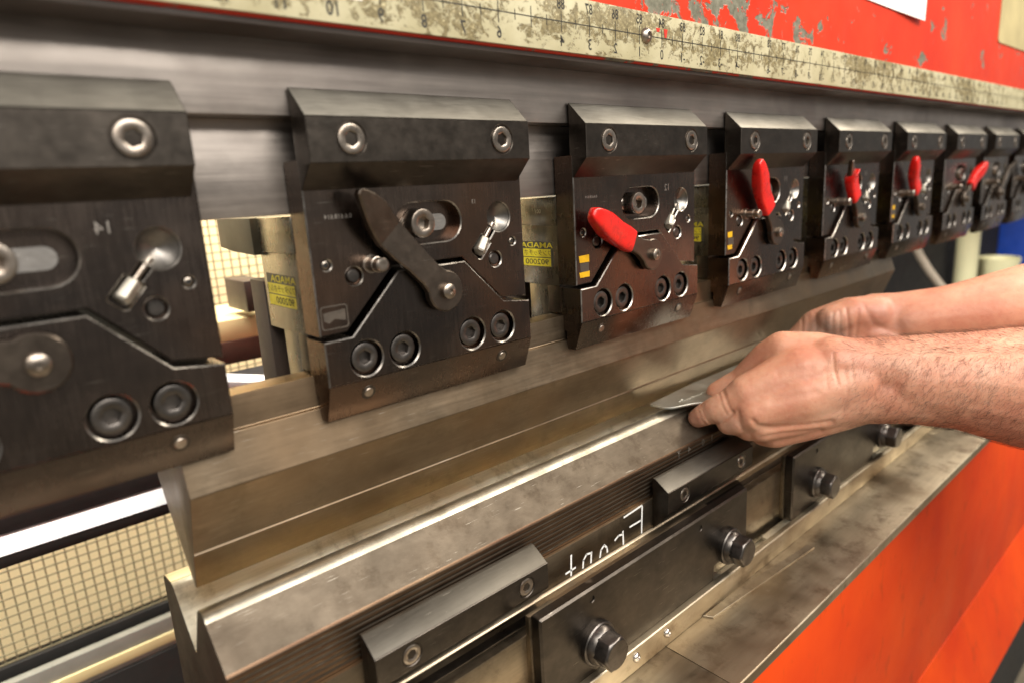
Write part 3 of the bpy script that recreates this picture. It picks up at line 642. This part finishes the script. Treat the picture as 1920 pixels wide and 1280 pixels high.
def capsule_chain(bm, chain):
    """chain of (px, py, depth, radius mm): hulls between neighbouring spheres"""
    S = [(Vector(cam_pt(*c[:3])), c[3]) for c in chain]
    for (p, r), (q, s) in zip(S, S[1:]):
        t = bmesh.new()
        bmesh.ops.create_icosphere(t, subdivisions=3, radius=r, matrix=Matrix.Translation(p)); bmesh.ops.create_icosphere(t, subdivisions=3, radius=s, matrix=Matrix.Translation(q))
        h = bmesh.ops.convex_hull(t, input=t.verts)
        bmesh.ops.delete(t, geom=list({g for g in h['geom_interior'] + h['geom_unused'] if isinstance(g, bmesh.types.BMVert)}), context='VERTS')
        me = bpy.data.meshes.new('tmp'); t.to_mesh(me); t.free(); bm.from_mesh(me); bpy.data.meshes.remove(me)
def grow(name, chains, voxel, smooth, creases, bulges, parent, grime=None):
    bm = bmesh.new()
    for c in chains: capsule_chain(bm, c)
    bmesh.ops.scale(bm, verts=bm.verts, vec=(MM,) * 3)
    me = bpy.data.meshes.new('tmp'); bm.to_mesh(me); bm.free()
    o = bpy.data.objects.new('tmp', me); COL.objects.link(o)
    r = o.modifiers.new('r', 'REMESH'); r.mode = 'VOXEL'; r.voxel_size = voxel * MM; r.adaptivity = 0
    s = o.modifiers.new('s', 'SMOOTH'); s.factor = 0.6; s.iterations = smooth
    bpy.context.view_layer.update()
    me2 = bpy.data.meshes.new_from_object(o.evaluated_get(bpy.context.evaluated_depsgraph_get()))
    bpy.data.objects.remove(o); bpy.data.meshes.remove(me)
    nv = len(me2.vertices); co = np.empty(nv * 3); me2.vertices.foreach_get('co', co); co = co.reshape(-1, 3) / MM
    no = np.empty(nv * 3); me2.vertex_normals.foreach_get('vector', no); no = no.reshape(-1, 3)
    rel = co - CAM; dz = rel @ FWD; U = 960 + FPX * (rel @ RGT) / dz; V = 640 - FPX * (rel @ UP) / dz
    front = np.clip(-(no * (rel / np.linalg.norm(rel, axis=1)[:, None])).sum(1) * 3, 0, 1)
    disp = np.zeros(nv)
    for pts, wdt, dep in creases:
        dist = np.full(nv, 1e9)
        for a, b in zip(pts, pts[1:]):
            a = np.array(a, float); b = np.array(b, float); ab = b - a
            t = np.clip(((U - a[0]) * ab[0] + (V - a[1]) * ab[1]) / (ab @ ab), 0, 1)
            dist = np.minimum(dist, np.hypot(U - a[0] - t * ab[0], V - a[1] - t * ab[1]))
        disp -= dep * np.exp(-(dist / wdt) ** 2) * front
    co += no * disp[:, None]
    me2.vertices.foreach_set('co', (co * MM).ravel())
    at = me2.attributes.new('grime', 'FLOAT', 'POINT'); gv = np.zeros(nv)
    if grime:
        for (gx, gy, rx, ry, k) in grime: gv = np.maximum(gv, k * np.exp(-((U - gx) / rx) ** 2 - ((V - gy) / ry) ** 2))
    at.data.foreach_set('value', gv)
    me2.materials.clear(); me2.materials.append(M['skin']); me2.name = name
    for p in me2.polygons: p.use_smooth = True
    ob = bpy.data.objects.new(name, me2); COL.objects.link(ob); ob.parent = parent
    ob.location = -parent.location + Vector((0, 0, ZO))
    return ob, co, no, U, V, front
person = thing('person', 'bare hairy forearms and hands of an operator reaching in to hold the sheet', 'person', tuple(cam_pt(2300, 900, 600)))
A1 = [
 [(2700, 1050, 520, 60), (2450, 860, 505, 58), (2200, 768, 515, 56), (2050, 740, 522, 53), (1920, 725, 528, 48.5), (1800, 714, 534, 39), (1700, 711, 540, 32)],
 [(1800, 705, 534, 36), (1700, 695, 540, 29), (1620, 690, 545, 25), (1560, 684, 548, 24)],
 [(1800, 722, 536, 36), (1700, 730, 540, 28), (1620, 740, 546, 24), (1560, 752, 548, 21)],
 [(1600, 690, 548, 25), (1500, 700, 552, 24), (1400, 738, 556, 16.5)],
 [(1600, 715, 544, 25), (1500, 742, 546, 23), (1412, 774, 550, 15.5)],
 [(1600, 738, 546, 24), (1500, 772, 550, 19), (1428, 797, 554, 14)],
 [(1600, 752, 550, 21), (1520, 790, 556, 15), (1452, 812, 562, 12.5)],
 [(1590, 688, 556, 25), (1530, 668, 562, 21), (1468, 655, 566, 16), (1440, 668, 575, 14), (1390, 712, 592, 11.5), (1345, 735, 600, 10)],
 [(1400, 738, 556, 16), (1372, 752, 560, 12.5), (1345, 765, 566, 11.4), (1322, 776, 574, 10.0), (1308, 783, 580, 8.6)],
 [(1412, 774, 552, 14.5), (1384, 788, 556, 11.5), (1366, 793, 562, 9.8), (1372, 796, 590, 9)],
 [(1428, 797, 556, 13.5), (1404, 802, 560, 11.0), (1392, 800, 580, 9.5), (1420, 790, 600, 9)],
 [(1452, 812, 562, 12.5), (1430, 815, 572, 9.5), (1440, 805, 598, 8.5)],
]
cre1 = [([(1562, 662), (1564, 690), (1572, 720)], 2.2, 0.9), ([(1548, 690), (1552, 730)], 3, 0.3), ([(1584, 690), (1590, 735), (1580, 770)], 4, 0.4), ([(1596, 668), (1600, 720)], 3, 0.3),
        ([(1313, 758), (1322, 782), (1334, 795)], 2.0, 0.9), ([(1318, 756), (1327, 780), (1338, 792)], 1.8, 0.6), ([(1308, 762), (1315, 786), (1326, 798)], 2.0, 0.6),
        ([(1356, 732), (1364, 756), (1372, 772)], 3.0, 0.9), ([(1348, 737), (1354, 760), (1362, 776)], 2.4, 0.5),
        ([(1340, 798), (1366, 780), (1374, 772)], 3.0, 1.6), ([(1385, 770), (1386, 790), (1392, 806)], 3.0, 0.9), ([(1412, 788), (1420, 798), (1450, 802), (1520, 796), (1560, 790)], 5.0, 1.5), ([(1424, 820), (1470, 812), (1540, 806)], 4, 1.0),
        ([(1460, 700), (1520, 690)], 8, 0.7), ([(1450, 750), (1530, 735)], 9, 0.8)]
arm1, co, no, U, V, fr = grow('arm', A1, 1.5, 9, cre1, None, person, grime=[(1300, 785, 26, 24, 0.35), (1375, 795, 22, 18, 0.3), (1590, 755, 40, 26, 0.22)])
# hair on the forearm: short tapering strands lying along the skin
def hair(arm, co, no, U, V, fr, count, um, parent):
    idx = np.where((U > um) & (U < 2080) & (fr > 0.0))[0]
    pr = np.clip((U[idx] - um) / 130, 0.03, 1) * (0.7 + 0.3 * (V[idx] < 700)); pr /= pr.sum()
    pick = rng.choice(idx, count, p=pr)
    verts = []; faces = []
    for k in pick:
        p = co[k] + rng.normal(0, 0.5, 3); nn = no[k]
        d = RGT * (0.55 + rng.normal(0, 0.3)) * -1.0 - UP * (0.7 + rng.normal(0, 0.4)) if V[k] > 665 else RGT * (-0.9 + rng.normal(0, 0.3)) + UP * (0.1 + rng.normal(0, 0.35))
        d = d - nn * (d @ nn); d /= np.linalg.norm(d) + 1e-9
        L = rng.uniform(3.5, 8.5); w = rng.uniform(0.04, 0.075); sd = np.cross(d, nn); bend = rng.normal(0, 0.25)
        base = len(verts)
        for j, t in enumerate((0, 0.35, 0.7, 1.0)):
            c = p + d * L * t + sd * bend * L * t * t + nn * (0.25 + 1.6 * math.sin(t * 2.2) * rng.uniform(0.5, 1.2) * (1.5 if V[k] < 650 else 0.8))
            ww = w * (1 - 0.75 * t)
            verts += [c + sd * ww, c - sd * ww * 0.5 + nn * ww, c - sd * ww * 0.5 - nn * ww]
        for j in range(3):
            b0 = base + j * 3; b1 = b0 + 3
            for e in range(3): faces.append((b0 + e, b0 + (e + 1) % 3, b1 + (e + 1) % 3, b1 + e))
    me = bpy.data.meshes.new('arm_hair'); me.from_pydata((np.array(verts) * MM).tolist(), [], faces); me.materials.append(M['hair'])
    o = bpy.data.objects.new('arm_hair', me); COL.objects.link(o); o.parent = arm; o['kind'] = 'stuff'
hair(arm1, co, no, U, V, fr, 7000, 1550, arm1)
A2 = [
 [(2500, 700, 560, 58), (2250, 560, 600, 56), (2060, 560, 625, 53), (1920, 582, 640, 44), (1800, 594, 655, 34), (1700, 604, 668, 28)],
 [(1760, 592, 662, 29), (1690, 592, 670, 24), (1640, 594, 676, 24)],
 [(1760, 612, 662, 29), (1690, 622, 670, 24), (1630, 628, 676, 23)],
 [(1660, 600, 674, 25), (1595, 604, 682, 26), (1540, 620, 690, 24), (1506, 641, 696, 18.5), (1486, 672, 700, 14), (1450, 705, 690, 10.5)],
 [(1650, 625, 676, 24), (1580, 645, 684, 22), (1520, 690, 694, 16), (1470, 720, 700, 11)],
 [(1640, 640, 680, 22), (1580, 670, 690, 18), (1530, 715, 700, 12)],
 [(1640, 590, 668, 20), (1600, 588, 668, 17), (1560, 600, 670, 15)],
]
cre2 = [([(1504, 598), (1503, 640)], 2.0, 0.9), ([(1516, 594), (1516, 640)], 2.4, 0.5), ([(1530, 590), (1531, 640)], 2.2, 0.7), ([(1545, 590), (1546, 640)], 2.4, 0.6), ([(1562, 586), (1560, 640)], 2.4, 0.9), ([(1574, 584), (1576, 638)], 2.2, 0.8), ([(1587, 580), (1592, 612), (1590, 638)], 2.6, 1.3), ([(1610, 580), (1604, 636)], 3, 0.7), ([(1620, 575), (1640, 610), (1700, 632)], 6, 0.9)]
arm2 = grow('arm', A2, 1.7, 9, cre2, None, person, grime=[(1548, 618, 46, 30, 1.0), (1650, 600, 50, 26, 0.35), (1690, 608, 30, 16, 0.4)])[0]
